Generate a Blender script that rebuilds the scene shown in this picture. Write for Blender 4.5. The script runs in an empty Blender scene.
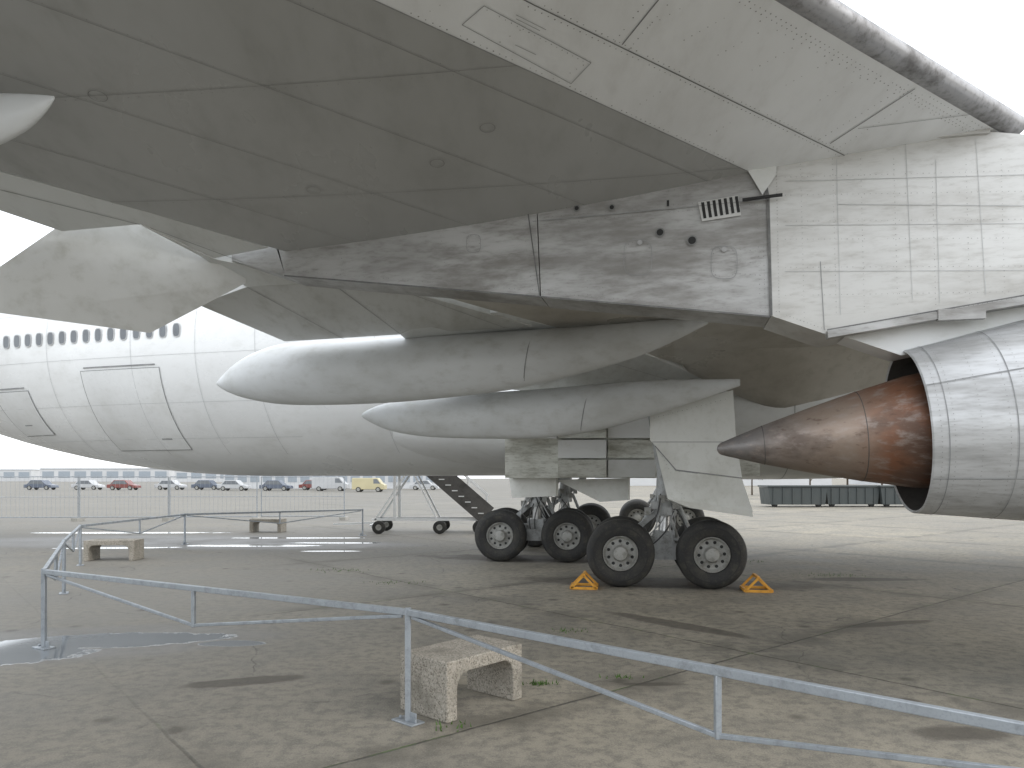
import bpy, math, random, bmesh
from mathutils import Vector, Matrix
random.seed(7)
R=math.radians
scene=bpy.context.scene
CAM_H=1.7; F=740.0; HV=478.0
def pt(u,v,D): return Vector(((u-512)/F*D, D, CAM_H+(HV-v)/F*D))
# lower wing skin plane: z = 5.24 + .054 x - .15 y
def wz(x,y): return 5.24+.054*x-.15*y
def wpt(u,v,off=0.0):
    k=(HV-v)/F; x=(u-512)/F
    D=3.54/(k+.15-.054*x); p=pt(u,v,D); p.z-=off; return p
WN=Vector((.054,-.15,-1)).normalized()
# pylon side plane: y = 6.96 - .23 x
def spt(u,v,off=0.0):
    x=(u-512)/F; D=6.96/(1+.23*x); p=pt(u,v,D); return p+SN*off
SN=Vector((-.23,-1,0)).normalized()

# ---------------------------------------------------------------- materials
def new_mat(name):
    m=bpy.data.materials.new(name); m.use_nodes=True
    nt=m.node_tree; b=nt.nodes['Principled BSDF']; return m,nt,b
def noise(nt,vec,scale,detail=5,rough=.6,mscale=(1,1,1),rot=(0,0,0)):
    mp=nt.nodes.new('ShaderNodeMapping'); mp.inputs['Scale'].default_value=mscale; mp.inputs['Rotation'].default_value=rot
    nt.links.new(vec,mp.inputs[0])
    n=nt.nodes.new('ShaderNodeTexNoise'); n.inputs['Scale'].default_value=scale
    n.inputs['Detail'].default_value=detail; n.inputs['Roughness'].default_value=rough
    nt.links.new(mp.outputs[0],n.inputs['Vector']); return n.outputs['Fac']
def rng(nt,val,a,b,c=0,d=1):
    n=nt.nodes.new('ShaderNodeMapRange'); n.inputs[1].default_value=a;n.inputs[2].default_value=b
    n.inputs[3].default_value=c;n.inputs[4].default_value=d; n.interpolation_type='SMOOTHSTEP'
    nt.links.new(val,n.inputs[0]); return n.outputs[0]
def mixc(nt,fac,a,b,mode='MIX'):
    n=nt.nodes.new('ShaderNodeMix'); n.data_type='RGBA'; n.blend_type=mode
    for s,i in ((fac,0),(a,6),(b,7)):
        if isinstance(s,(int,float)): n.inputs[i].default_value=s
        elif isinstance(s,tuple): n.inputs[i].default_value=(*s,1) if len(s)==3 else s
        else: nt.links.new(s,n.inputs[i])
    return n.outputs[2]
def mth(nt,op,a,b=0.0):
    n=nt.nodes.new('ShaderNodeMath'); n.operation=op
    for i,s in enumerate((a,b)):
        if isinstance(s,(int,float)): n.inputs[i].default_value=s
        else: nt.links.new(s,n.inputs[i])
    return n.outputs[0]
def bump(nt,b,h,strength,dist=.01):
    n=nt.nodes.new('ShaderNodeBump'); n.inputs['Strength'].default_value=strength; n.inputs['Distance'].default_value=dist
    nt.links.new(h,n.inputs['Height']); nt.links.new(n.outputs[0],b.inputs['Normal'])
def paint(name,col,dirt,amt=.6,scale=.8,rough=.45,metal=0.0,streak=(1,1,1),bmp=.0,zd=None,lo=.42,hi=.72,wavy=0,rot=(0,0,0)):
    m,nt,b=new_mat(name)
    tc=nt.nodes.new('ShaderNodeTexCoord').outputs['Object']
    n1=noise(nt,tc,scale,6,.65,streak,rot); n2=noise(nt,tc,scale*8,5,.7,streak,rot); n3=noise(nt,tc,scale*.4,2,.5)
    f=mth(nt,'MULTIPLY',rng(nt,n1,lo,hi),amt)
    c=mixc(nt,f,col,dirt)
    c=mixc(nt,mth(nt,'MULTIPLY',rng(nt,n2,.48,.78),amt*.6),c,dirt)
    c=mixc(nt,rng(nt,n3,.3,.7,0,.3),c,tuple(x*.70 for x in col))
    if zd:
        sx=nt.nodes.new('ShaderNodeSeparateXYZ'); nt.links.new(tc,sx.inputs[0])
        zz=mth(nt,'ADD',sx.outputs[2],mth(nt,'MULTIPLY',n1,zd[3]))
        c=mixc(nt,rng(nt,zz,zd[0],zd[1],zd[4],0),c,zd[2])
    nt.links.new(c,b.inputs['Base Color'])
    nt.links.new(rng(nt,n1,.3,.8,rough-.08,rough+.18),b.inputs['Roughness'])
    b.inputs['Metallic'].default_value=metal
    if bmp: bump(nt,b,n2,bmp)
    elif wavy:
        bump(nt,b,noise(nt,tc,1.6,2,.5),wavy,.05)
    return m
M={}
M['wing_dark']=paint('wing_box_grey_paint',(.43,.435,.43),(.255,.255,.24),.6,.38,.30,streak=(1,.4,1),wavy=.14,rot=(0,0,.75))
M['wing_root']=paint('wing_root_stained_paint',(.52,.495,.445),(.27,.245,.20),.65,.5,.30,wavy=.15)
M['wing_light']=paint('wing_light_paint',(.88,.90,.92),(.60,.60,.59),.45,.7,.36,wavy=.12,streak=(1,.35,1),rot=(0,0,.6))
M['wing_edge']=paint('leading_edge_metal',(.34,.34,.35),(.07,.065,.06),.9,3.5,.38,metal=.3,streak=(1,1,1))
M['flap']=paint('flap_paint',(.70,.72,.72),(.42,.42,.39),.6,.9,.36,wavy=.12,streak=(1,.4,1))
M['flap2']=paint('flap_paint_worn',(.60,.61,.60),(.34,.34,.30),.65,.8,.36,wavy=.12,streak=(1,.4,1))
M['pylon_grey']=paint('pylon_weathered_metal',(.46,.46,.455),(.19,.18,.165),.9,1.9,.42,metal=.12,streak=(.45,.45,1.8),wavy=.25,lo=.36,hi=.66)
M['pylon_patch']=paint('pylon_panel_paint',(.42,.42,.42),(.25,.245,.235),.8,4,.45,metal=.1)
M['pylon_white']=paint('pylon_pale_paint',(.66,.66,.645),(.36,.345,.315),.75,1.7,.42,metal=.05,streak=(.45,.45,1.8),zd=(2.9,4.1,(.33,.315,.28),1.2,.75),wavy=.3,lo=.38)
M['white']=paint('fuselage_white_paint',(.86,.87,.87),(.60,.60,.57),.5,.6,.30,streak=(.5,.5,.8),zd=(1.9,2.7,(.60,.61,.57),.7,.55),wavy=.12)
M['whited']=paint('fuselage_door_paint',(.82,.83,.83),(.60,.60,.57),.5,.9,.32,wavy=.15)
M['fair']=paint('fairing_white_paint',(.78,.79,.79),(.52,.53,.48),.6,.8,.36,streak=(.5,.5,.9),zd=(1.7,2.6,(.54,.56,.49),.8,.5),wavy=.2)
M['canoe']=paint('canoe_fairing_paint',(.66,.68,.69),(.40,.40,.37),.6,1.3,.38,streak=(.4,1,.7),wavy=.14)
M['door']=paint('gear_door_paint',(.76,.77,.74),(.48,.48,.42),.5,1.4,.4,wavy=.2)
M['bay']=paint('bay_panel_stained_paint',(.70,.71,.66),(.20,.19,.14),.8,2.2,.45,streak=(.6,.6,2.2))
M['nacelle']=paint('nacelle_bare_metal',(.62,.63,.64),(.27,.265,.255),.8,2.6,.38,metal=.3,streak=(.35,.35,2.2),wavy=.25,lo=.36)
def cone_mat():
    m,nt,b=new_mat('heat_stained_cone_metal')
    tc=nt.nodes.new('ShaderNodeTexCoord').outputs['Object']; sx=nt.nodes.new('ShaderNodeSeparateXYZ'); nt.links.new(tc,sx.inputs[0])
    n=noise(nt,tc,2.8,5,.6,(.7,.7,1.1)); n2=noise(nt,tc,13,5,.65,(.22,1,1.3)); n3=noise(nt,tc,1.3,3)
    x=mth(nt,'ADD',sx.outputs[0],mth(nt,'MULTIPLY',mth(nt,'SUBTRACT',n3,.5),.9))
    base=mixc(nt,rng(nt,x,2.1,2.7),(.20,.19,.185),(.30,.235,.19))
    base=mixc(nt,rng(nt,x,2.75,3.3),base,(.23,.105,.06))
    base=mixc(nt,rng(nt,n,.44,.66,0,.7),base,(.115,.085,.07))
    base=mixc(nt,rng(nt,n2,.48,.7,0,.65),base,(.34,.29,.26))
    base=mixc(nt,rng(nt,n2,.3,.42,.5,0),base,(.09,.05,.035))
    nt.links.new(base,b.inputs['Base Color']); b.inputs['Metallic'].default_value=.5
    nt.links.new(rng(nt,n,.3,.7,.36,.54),b.inputs['Roughness']); bump(nt,b,n2,.08); return m
M['cone']=cone_mat()
M['black']=paint('dark_void',(.02,.02,.02),(.03,.03,.028),.3,3,.7)
M['soot']=paint('sooty_metal',(.09,.085,.08),(.03,.03,.028),.7,3,.6)
M['seam']=paint('panel_seam',(.13,.13,.13),(.25,.25,.24),.9,6,.7)
M['seam_soft']=paint('faint_panel_seam',(.46,.47,.47),(.60,.60,.60),.9,4,.7)
M['seam_mid']=paint('mid_panel_seam',(.24,.245,.25),(.38,.385,.38),.9,5,.7)
M['seam_box']=paint('box_panel_seam',(.24,.24,.235),(.33,.33,.32),.9,5,.7)
M['rivet']=paint('rivet_metal',(.20,.20,.195),(.36,.36,.35),.8,4,.5)
M['glass']=paint('window_glass',(.16,.175,.19),(.08,.08,.09),.4,2,.15)
M['tyre']=paint('tyre_rubber',(.022,.022,.022),(.085,.08,.065),.7,5,.78,bmp=.3)
M['rim']=paint('wheel_rim_paint',(.34,.34,.32),(.10,.09,.07),.8,7,.5)
M['gearm']=paint('landing_gear_grey',(.42,.43,.43),(.12,.115,.09),.75,5,.45)
M['chrome']=paint('piston_steel',(.55,.55,.54),(.3,.3,.28),.4,4,.3,metal=.7)
M['hose']=paint('hydraulic_hose',(.05,.05,.05),(.12,.115,.10),.5,6,.5)
M['yellow']=paint('chock_orange_paint',(.74,.36,.04),(.30,.15,.04),.5,9,.55)
M['galv']=paint('galvanised_steel',(.34,.37,.40),(.19,.205,.215),.7,12,.45,metal=.4)
M['whitem']=paint('white_steel_paint',(.75,.76,.76),(.5,.5,.48),.4,2,.45)
M['dkgreen']=paint('container_dark_paint',(.045,.055,.055),(.07,.075,.07),.6,1.5,.5)
M['wall']=paint('pale_wall_cladding',(.56,.57,.58),(.45,.46,.47),.4,.3,.6)
M['foot']=paint('fence_foot_concrete',(.35,.34,.31),(.2,.2,.18),.5,3,.8)
M['roof']=paint('roof_sheet',(.42,.44,.46),(.34,.34,.34),.4,.3,.6)
M['pane']=paint('distant_glazing',(.30,.34,.38),(.24,.27,.30),.4,.5,.3)
M['bark']=paint('bark',(.09,.07,.05),(.04,.03,.02),.6,3,.9)
M['leafd']=paint('leaf_dark',(.045,.06,.03),(.02,.03,.012),.5,3,.7)
M['leafl']=paint('leaf_light',(.09,.115,.05),(.05,.07,.02),.5,3,.7)
M['grass']=paint('weed_green',(.07,.14,.025),(.05,.08,.02),.5,8,.7)
M['carw']=paint('car_silver_paint',(.45,.46,.47),(.35,.35,.35),.2,1,.3)
M['carb']=paint('car_blue_paint',(.10,.12,.16),(.07,.08,.11),.2,1,.3)
M['carr']=paint('car_dark_red_paint',(.20,.06,.05),(.12,.04,.04),.2,1,.3)
M['cary']=paint('vehicle_pale_yellow_paint',(.50,.45,.28),(.4,.34,.2),.3,1,.4)
def agg():
    m,nt,b=new_mat('exposed_aggregate_concrete')
    tc=nt.nodes.new('ShaderNodeTexCoord').outputs['Object']
    v=nt.nodes.new('ShaderNodeTexVoronoi'); v.inputs['Scale'].default_value=95; nt.links.new(tc,v.inputs['Vector'])
    cr=nt.nodes.new('ShaderNodeValToRGB'); e=cr.color_ramp
    e.elements[0].position=0;e.elements[0].color=(.40,.37,.32,1); e.elements[1].position=1;e.elements[1].color=(.13,.115,.09,1)
    x=e.elements.new(.6); x.color=(.29,.26,.215,1)
    sx=nt.nodes.new('ShaderNodeSeparateColor'); nt.links.new(v.outputs['Color'],sx.inputs[0]); nt.links.new(sx.outputs[0],cr.inputs[0])
    c=mixc(nt,rng(nt,v.outputs['Distance'],.3,.75,0,.6),cr.outputs[0],(.31,.29,.25))
    n=noise(nt,tc,4,5); c=mixc(nt,rng(nt,n,.42,.7,0,.65),c,(.14,.13,.105))
    nt.links.new(c,b.inputs['Base Color']); b.inputs['Roughness'].default_value=.88
    bump(nt,b,mth(nt,'SUBTRACT',1.0,v.outputs['Distance']),.5,.005); return m
M['agg']=agg()
def ground_mat():
    m,nt,b=new_mat('apron_concrete')
    tc=nt.nodes.new('ShaderNodeTexCoord').outputs['Object']
    sx=nt.nodes.new('ShaderNodeSeparateXYZ'); nt.links.new(tc,sx.inputs[0]); X,Y=sx.outputs[0],sx.outputs[1]
    big=noise(nt,tc,.14,4,.6); mid=noise(nt,tc,.9,7,.68); fine=noise(nt,tc,9,6,.72); grit=noise(nt,tc,90,2,.7)
    c=mixc(nt,rng(nt,big,.35,.65),(.255,.232,.188),(.345,.308,.235))
    c=mixc(nt,rng(nt,mid,.42,.62,0,.7),c,(.165,.153,.127))
    c=mixc(nt,rng(nt,fine,.42,.64,0,.7),c,(.105,.097,.082))
    c=mixc(nt,rng(nt,grit,.5,.72,0,.55),c,(.40,.37,.305))
    c=mixc(nt,rng(nt,grit,.28,.46,.55,0),c,(.055,.05,.042))
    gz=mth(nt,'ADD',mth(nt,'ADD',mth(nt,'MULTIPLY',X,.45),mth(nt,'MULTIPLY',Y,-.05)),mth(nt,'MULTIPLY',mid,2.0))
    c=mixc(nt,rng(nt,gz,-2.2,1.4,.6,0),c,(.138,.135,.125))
    wob=mth(nt,'MULTIPLY',mth(nt,'SUBTRACT',noise(nt,tc,1.3,4),.5),.06)
    p1=mth(nt,'ADD',mth(nt,'ADD',mth(nt,'MULTIPLY',X,.64),mth(nt,'MULTIPLY',Y,-.77)),wob)
    p2=mth(nt,'ADD',mth(nt,'ADD',mth(nt,'MULTIPLY',X,.77),mth(nt,'MULTIPLY',Y,.64)),wob)
    ids=[]; joint=None
    for p,o in ((p1,-4.04),(p2,6.38)):
        q=mth(nt,'DIVIDE',mth(nt,'SUBTRACT',p,o-500),5.0)
        ids.append(mth(nt,'FLOOR',q))
        fr=mth(nt,'FRACT',q); d=mth(nt,'MINIMUM',fr,mth(nt,'SUBTRACT',1.0,fr)); d=mth(nt,'MULTIPLY',d,5.0)
        joint=d if joint is None else mth(nt,'MINIMUM',joint,d)
    cb=nt.nodes.new('ShaderNodeCombineXYZ'); nt.links.new(ids[0],cb.inputs[0]); nt.links.new(ids[1],cb.inputs[1])
    wn=nt.nodes.new('ShaderNodeTexWhiteNoise'); wn.noise_dimensions='3D'; nt.links.new(cb.outputs[0],wn.inputs['Vector'])
    c=mixc(nt,mth(nt,'MULTIPLY',wn.outputs['Value'],.35),c,(.15,.14,.118))
    vis=rng(nt,mth(nt,'ADD',X,mth(nt,'MULTIPLY',Y,.25)),-1.6,-.2,.12,1)
    jm=mth(nt,'MULTIPLY',mth(nt,'MULTIPLY',rng(nt,joint,.004,.018,1,0),rng(nt,fine,.35,.5,.45,1)),vis)
    jhalo=mth(nt,'MULTIPLY',rng(nt,joint,.02,.35,.6,0),mth(nt,'MULTIPLY',vis,rng(nt,mid,.4,.6)))
    c=mixc(nt,jhalo,c,(.10,.09,.07))
    jcol=mixc(nt,rng(nt,noise(nt,tc,2.2,3),.52,.6),(.04,.037,.03),(.06,.10,.025))
    c=mixc(nt,mth(nt,'MULTIPLY',jm,.85),c,jcol)
    vo=nt.nodes.new('ShaderNodeTexVoronoi'); vo.feature='DISTANCE_TO_EDGE'; vo.inputs['Scale'].default_value=.27
    dn=nt.nodes.new('ShaderNodeTexNoise'); dn.inputs['Scale'].default_value=1.6; dn.inputs['Detail'].default_value=5; nt.links.new(tc,dn.inputs['Vector'])
    va=nt.nodes.new('ShaderNodeVectorMath'); va.operation='MULTIPLY_ADD'; va.inputs[1].default_value=(.5,.5,.0); nt.links.new(dn.outputs['Color'],va.inputs[0]); nt.links.new(tc,va.inputs[2])
    nt.links.new(va.outputs[0],vo.inputs['Vector'])
    ck=mth(nt,'MULTIPLY',rng(nt,vo.outputs['Distance'],.0,.0028,1,0),rng(nt,mid,.45,.58,.0,.75))
    c=mixc(nt,ck,c,(.055,.05,.04))
    vs=nt.nodes.new('ShaderNodeTexVoronoi'); vs.inputs['Scale'].default_value=1.5; nt.links.new(tc,vs.inputs['Vector'])
    sp=mth(nt,'ADD',vs.outputs['Distance'],mth(nt,'MULTIPLY',fine,.35))
    c=mixc(nt,mth(nt,'MULTIPLY',rng(nt,sp,.20,.34,.75,0),rng(nt,big,.3,.5)),c,(.055,.048,.038))
    def blob(cx,cy,a,bb,ang=0.0,soft=.25,nz=1.1,src=mid):
        dx=mth(nt,'SUBTRACT',X,cx); dy=mth(nt,'SUBTRACT',Y,cy); ca,sa=math.cos(ang),math.sin(ang)
        u=mth(nt,'DIVIDE',mth(nt,'ADD',mth(nt,'MULTIPLY',dx,ca),mth(nt,'MULTIPLY',dy,sa)),a)
        v=mth(nt,'DIVIDE',mth(nt,'SUBTRACT',mth(nt,'MULTIPLY',dy,ca),mth(nt,'MULTIPLY',dx,sa)),bb)
        r=mth(nt,'ADD',mth(nt,'MULTIPLY',u,u),mth(nt,'MULTIPLY',v,v))
        r=mth(nt,'ADD',r,mth(nt,'MULTIPLY',mth(nt,'SUBTRACT',src,.5),nz*2))
        return rng(nt,r,1-soft,1+soft,1,0)
    stains_gear_dark=[(3.0,4.93,.34,.15,0),(2.82,5.65,.26,.09,0),(1.14,6.1,.28,.06,0),(5.9,12.4,.9,.22,0),(2.6,12,2.4,.6,-.2),(.5,15.6,2.2,.7,-.2),(1.9,8.6,1.1,.14,-.85),(-2.2,6.2,.5,.12,.3),(4.3,8.6,.7,.12,.3)]  # oil stains, with the darkness under both gear trucks painted in as blobs
    for s in stains_gear_dark: c=mixc(nt,mth(nt,'MULTIPLY',blob(*s,soft=.45,nz=1.8),.7),c,(.055,.046,.036))
    wet=None
    for s in [(-4.2,7.75,1.3,.36,.2),(-2.85,7.6,.33,.15,0),(-5.2,7.1,1.2,.45,.1),(-6.6,18.6,1.6,.28,0),(-4.7,19.4,1.2,.22,0),(-9.5,18.0,1.5,.22,.1),(-4.2,17.2,.7,.13,0),(-6.0,21.0,2.0,.2,0),(-12,23,3,.3,0)]:
        w=blob(*s,soft=.06,nz=1.6); wet=w if wet is None else mth(nt,'MAXIMUM',wet,w)
    damp=None
    for s in [(-4.6,7.6,2.1,.85,.2),(-6.5,18.8,4,1.2,0),(-10,20,5,2,0)]:
        w=blob(*s,soft=.5,nz=1.5); damp=w if damp is None else mth(nt,'MAXIMUM',damp,w)
    c=mixc(nt,mth(nt,'MULTIPLY',damp,.5),c,(.085,.083,.08))
    c=mixc(nt,mth(nt,'MULTIPLY',wet,.85),c,(.19,.21,.23))  # puddles; pale blue of reflected sky put into their colour
    nt.links.new(c,b.inputs['Base Color'])
    ro=mth(nt,'SUBTRACT',rng(nt,mid,.3,.7,.86,.70),mth(nt,'MULTIPLY',damp,.25))
    mr=nt.nodes.new('ShaderNodeMix'); mr.data_type='FLOAT'; nt.links.new(wet,mr.inputs[0]); nt.links.new(ro,mr.inputs[2]); mr.inputs[3].default_value=.05
    nt.links.new(mr.outputs[0],b.inputs['Roughness'])
    h=mth(nt,'ADD',mth(nt,'MULTIPLY',fine,.6),mth(nt,'MULTIPLY',grit,.4)); h=mth(nt,'SUBTRACT',h,mth(nt,'MULTIPLY',jm,1.5))
    h=mth(nt,'MULTIPLY',h,mth(nt,'SUBTRACT',1.0,wet)); bump(nt,b,h,.6,.012)
    return m
M['ground']=ground_mat()

# ---------------------------------------------------------------- mesh builder
class B:
    def __init__(s): s.v=[];s.f=[];s.m=[];s.mats=[]
    def mi(s,k):
        if k not in s.mats: s.mats.append(k)
        return s.mats.index(k)
    def add(s,vs,fs,k):
        o=len(s.v); s.v+=[tuple(x) for x in vs]; i=s.mi(k)
        for f in fs: s.f.append([o+a for a in f]); s.m.append(i)
    def poly(s,pts,k): s.add(pts,[list(range(len(pts)))],k)
    def ext(s,pts,vec,k,k2=None):
        n=len(pts); pts=[Vector(p) for p in pts]; vec=Vector(vec)
        s.add(pts+[p+vec for p in pts],[list(range(n)),list(range(2*n-1,n-1,-1))]+[[i,(i+1)%n,n+(i+1)%n,n+i] for i in range(n)],k)
    def loft(s,rings,k,cap=True,closed=True):
        n=len(rings[0]); fs=[]
        for j in range(len(rings)-1):
            for i in range(n if closed else n-1):
                a=j*n+i;b=j*n+(i+1)%n; fs.append([a,b,b+n,a+n])
        if cap: fs+= [list(range(n))[::-1],[(len(rings)-1)*n+i for i in range(n)]]
        s.add([p for r in rings for p in r],fs,k)
    def lathe(s,o,d,prof,k,n=32,cap=False):
        o=Vector(o);d=Vector(d).normalized(); a=d.orthogonal().normalized(); b=d.cross(a)
        s.loft([[o+d*t+a*(r*math.cos(2*math.pi*i/n))+b*(r*math.sin(2*math.pi*i/n)) for i in range(n)] for t,r in prof],k,cap)
    def tube(s,p0,p1,r0,k,r1=None,n=12):
        p0=Vector(p0);p1=Vector(p1); r1=r0 if r1 is None else r1
        s.lathe(p0,p1-p0,[(0,r0),((p1-p0).length,r1)],k,n,True)
    def beam(s,p0,p1,w,h,k,up=Vector((0,0,1))):
        p0=Vector(p0);p1=Vector(p1);d=(p1-p0).normalized()
        if abs(d.dot(up))>.98: up=Vector((0,1,0))
        a=d.cross(up).normalized()*w/2; b=a.cross(d).normalized()*h/2
        s.loft([[p-a-b,p+a-b,p+a+b,p-a+b] for p in (p0,p1)],k,True)
    def box(s,c,sz,k,rz=0):
        c=Vector(c); m=Matrix.Rotation(rz,3,'Z'); x,y,z=[t/2 for t in sz]
        s.loft([[c+m@Vector(q) for q in ((-x,-y,zz),(x,-y,zz),(x,y,zz),(-x,y,zz))] for zz in (-z,z)],k,True)
    def strip(s,pts,w,nrm,k,off=.004):
        pts=[Vector(p) for p in pts]
        for a,b in zip(pts,pts[1:]):
            d=(b-a); 
            if d.length<1e-5: continue
            t=d.normalized().cross(nrm).normalized()*w/2; o=nrm*off
            s.add([a-t+o,b-t+o,b+t+o,a+t+o],[[0,1,2,3]],k)
    def dots(s,a,b,sp,r,nrm,k,off=.006):
        a=Vector(a);b=Vector(b);L=(b-a).length;n=max(1,int(L/sp)); t=nrm.orthogonal().normalized(); q=nrm.cross(t)
        for i in range(n+1):
            if random.random()<.08: continue
            p=a.lerp(b,i/n)+nrm*off; rr=r*random.uniform(.7,1.2)
            s.add([p+(t*math.cos(j*math.pi/3)+q*math.sin(j*math.pi/3))*rr for j in range(6)],[[0,1,2,3,4,5]],k)
    def disc(s,c,r1,nrm,k,off=.006,sx=1,n=20,r2=0,up=Vector((0,0,1))):
        c=Vector(c)+nrm*off; t=nrm.cross(up).normalized(); q=t.cross(nrm).normalized()
        o=[c+t*(r1*sx*math.cos(2*math.pi*j/n))+q*(r1*math.sin(2*math.pi*j/n)) for j in range(n)]
        if r2: 
            i_=[c+t*((r1*sx-r1+r2)*math.cos(2*math.pi*j/n))+q*(r2*math.sin(2*math.pi*j/n)) for j in range(n)]
            s.add(o+i_,[[j,(j+1)%n,n+(j+1)%n,n+j] for j in range(n)],k)
        else: s.poly(o,k)
    def done(s,name,parent=None,inv=None,sharp=35,loc=None,bevel=0,label=None):
        me=bpy.data.meshes.new(name); me.from_pydata(s.v,[],s.f)
        for k in s.mats: me.materials.append(M[k])
        me.polygons.foreach_set('material_index',s.m); me.polygons.foreach_set('use_smooth',[True]*len(s.f))
        me.update()
        bm=bmesh.new(); bm.from_mesh(me); bmesh.ops.recalc_face_normals(bm,faces=bm.faces); bm.to_mesh(me); bm.free()
        me.set_sharp_from_angle(angle=R(sharp))
        ob=bpy.data.objects.new(name,me); scene.collection.objects.link(ob)
        if loc: ob.location=loc
        if parent: ob.parent=parent
        if inv is not None: ob.matrix_parent_inverse=inv
        if bevel:
            bv=ob.modifiers.new('bevel','BEVEL'); bv.width=bevel; bv.segments=2; bv.limit_method='ANGLE'
        if label: ob['label']=label
        return ob
def top(ob,label,cat,group=None):
    ob['label']=label; ob['category']=cat
    if group: ob['group']=group
def empty(name,loc):
    e=bpy.data.objects.new(name,None); e.location=loc; scene.collection.objects.link(e); e.empty_display_size=.3; return e

# ---------------------------------------------------------------- ground
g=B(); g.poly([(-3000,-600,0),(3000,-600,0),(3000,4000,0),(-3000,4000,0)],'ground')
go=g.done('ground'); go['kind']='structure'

# ---------------------------------------------------------------- airliner
E=Vector((0,17,0)); air=empty('airliner',E); top(air,'large white four engined jet airliner parked on concrete apron, weathered paint','aircraft')
INV=Matrix.Translation(-E)
NEAR=Vector((-.2517,-.968,0))
def fus_par(X):
    zb=1.75; zt=7.49
    if X<-6: zb=1.75+.018*(-6-X)**2
    if X>21:
        t=(X-21)/8.0; zb+=t*t*1.8; zt-=t*t*2.6
    return (X,16.9-.26*X,(zb+zt)/2,(zt-zb)/2)
def fus(X,th,off=0):
    x,y,z,r=fus_par(X); r+=off
    return Vector((x,y,z))+NEAR*(r*math.cos(th))+Vector((0,0,r*math.sin(th)))
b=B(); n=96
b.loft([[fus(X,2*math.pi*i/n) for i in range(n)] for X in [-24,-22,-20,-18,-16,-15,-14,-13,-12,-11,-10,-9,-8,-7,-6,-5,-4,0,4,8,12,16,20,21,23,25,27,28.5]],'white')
def fz(X,z,off=.012):
    x,y,zc,r=fus_par(X); return fus(X,math.asin(max(-1,min(1,(z-zc)/r))),off)
def fstrip(pts,w,k):
    for (x0,z0),(x1,z1) in zip(pts,pts[1:]):
        N=8
        for i in range(N):
            a=fz(x0+(x1-x0)*i/N,z0+(z1-z0)*i/N); c=fz(x0+(x1-x0)*(i+1)/N,z0+(z1-z0)*(i+1)/N)
            b.strip([a,c],w,(NEAR+Vector((0,0,(a.z-4.6)/2.9))).normalized(),k,.0)
for X in (-12.6,-9.9,-7.6,-6.0,-4.6,-2.0):
    fstrip([(X,z) for z in (2.25,2.8,3.4,4.2,5.5)],.008,'seam_soft')
for z in (5.45,4.35,3.35,2.6): fstrip([(-15,z),(-10,z),(-4,z)],.006,'seam_soft')
fo=b.done('fuselage',air,INV)
def door(X0,X1,z0,z1,hx,hz):
    w=B(); e=.015; xs=[X0,X0+e]+[X0+e+(X1-X0-2*e)*i/6 for i in range(1,6)]+[X1-e,X1]; zs=[z0,z0+e]+[z0+e+(z1-z0-2*e)*i/8 for i in range(1,8)]+[z1-e,z1]
    V=[fz(x,z,.012) for z in zs for x in xs]; nx=len(xs)
    for j in range(len(zs)-1):
        for i in range(nx-1):
            bd=i in (0,nx-2) or j in (0,len(zs)-2); a=j*nx+i
            q=[V[a],V[a+1],V[a+nx+1],V[a+nx]]; w.add(q,[[0,1,2,3]],'seam_mid' if bd else 'whited')
    d=w.done('cargo_door',fo)
    bm=bmesh.new(); bm.from_mesh(d.data); bmesh.ops.remove_doubles(bm,verts=bm.verts,dist=.0005); bm.to_mesh(d.data); bm.free(); d.data.set_sharp_from_angle(angle=R(60))
    global b
    b=B(); fstrip([(hx,hz),(hx+.28,hz)],.05,'seam_mid'); b.done('door_handle',d)
    b=B(); fstrip([(X0+.1,z1+.06),(X1-.1,z1+.06)],.03,'seam_mid'); b.done('door_hinge',d)
door(-9.0,-6.9,2.35,4.1,-7.5,2.6)
door(-11.9,-10.7,2.75,3.75,-11.5,3.0)
def sg(v,e): return math.copysign(abs(v)**e,v)
for i in range(27):
    w=B(); X=-15.1+i*.333; nn=(NEAR+Vector((0,0,.1))).normalized(); c=fz(X,4.86,.018)
    def rr(a,hh): return [c+NEAR.cross(Vector((0,0,1)))*(a*sg(math.cos(t),.6))+Vector((0,0,hh*sg(math.sin(t),.7))) for t in [2*math.pi*q/20 for q in range(20)]]
    o=rr(.095,.155);ii=[p+nn*.002 for p in rr(.078,.135)]
    w.add(o+ii,[[q,(q+1)%20,20+(q+1)%20,20+q] for q in range(20)],'seam_soft'); w.add(ii,[list(range(20))],'glass')
    w.done('window',fo)
# belly fairing
b=B(); rings=[]
for j in range(31):
    t=j/30; s=math.sin(math.pi*t*.999+.0005)**.42
    cx=-4.6+t*19; cy=16.9-.26*cx; ring=[]
    for i in range(56):
        a=2*math.pi*i/56; ca,sa=math.cos(a),math.sin(a)
        rx=(abs(ca)**.8)*math.copysign(1,ca)*3.14*s; rz=(abs(sa)**.85)*math.copysign(1,sa)*1.35*s
        ring.append(Vector((cx,cy,3.02))+NEAR*rx+Vector((0,0,rz)))
    rings.append(ring)
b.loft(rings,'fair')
for X in (3.4,5.6,8.0,10.5):
    j=int((X+4.9)/19*30); rg=rings[j]
    ctr=Vector((rg[0]+rg[28])/2); q1=[ctr+(p-ctr)*1.003 for p in rg]; b.loft([q1,[p+Vector((.012,-.003,0)) for p in q1]],'seam_mid',False)
b.done('belly_fairing',air,INV)

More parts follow.
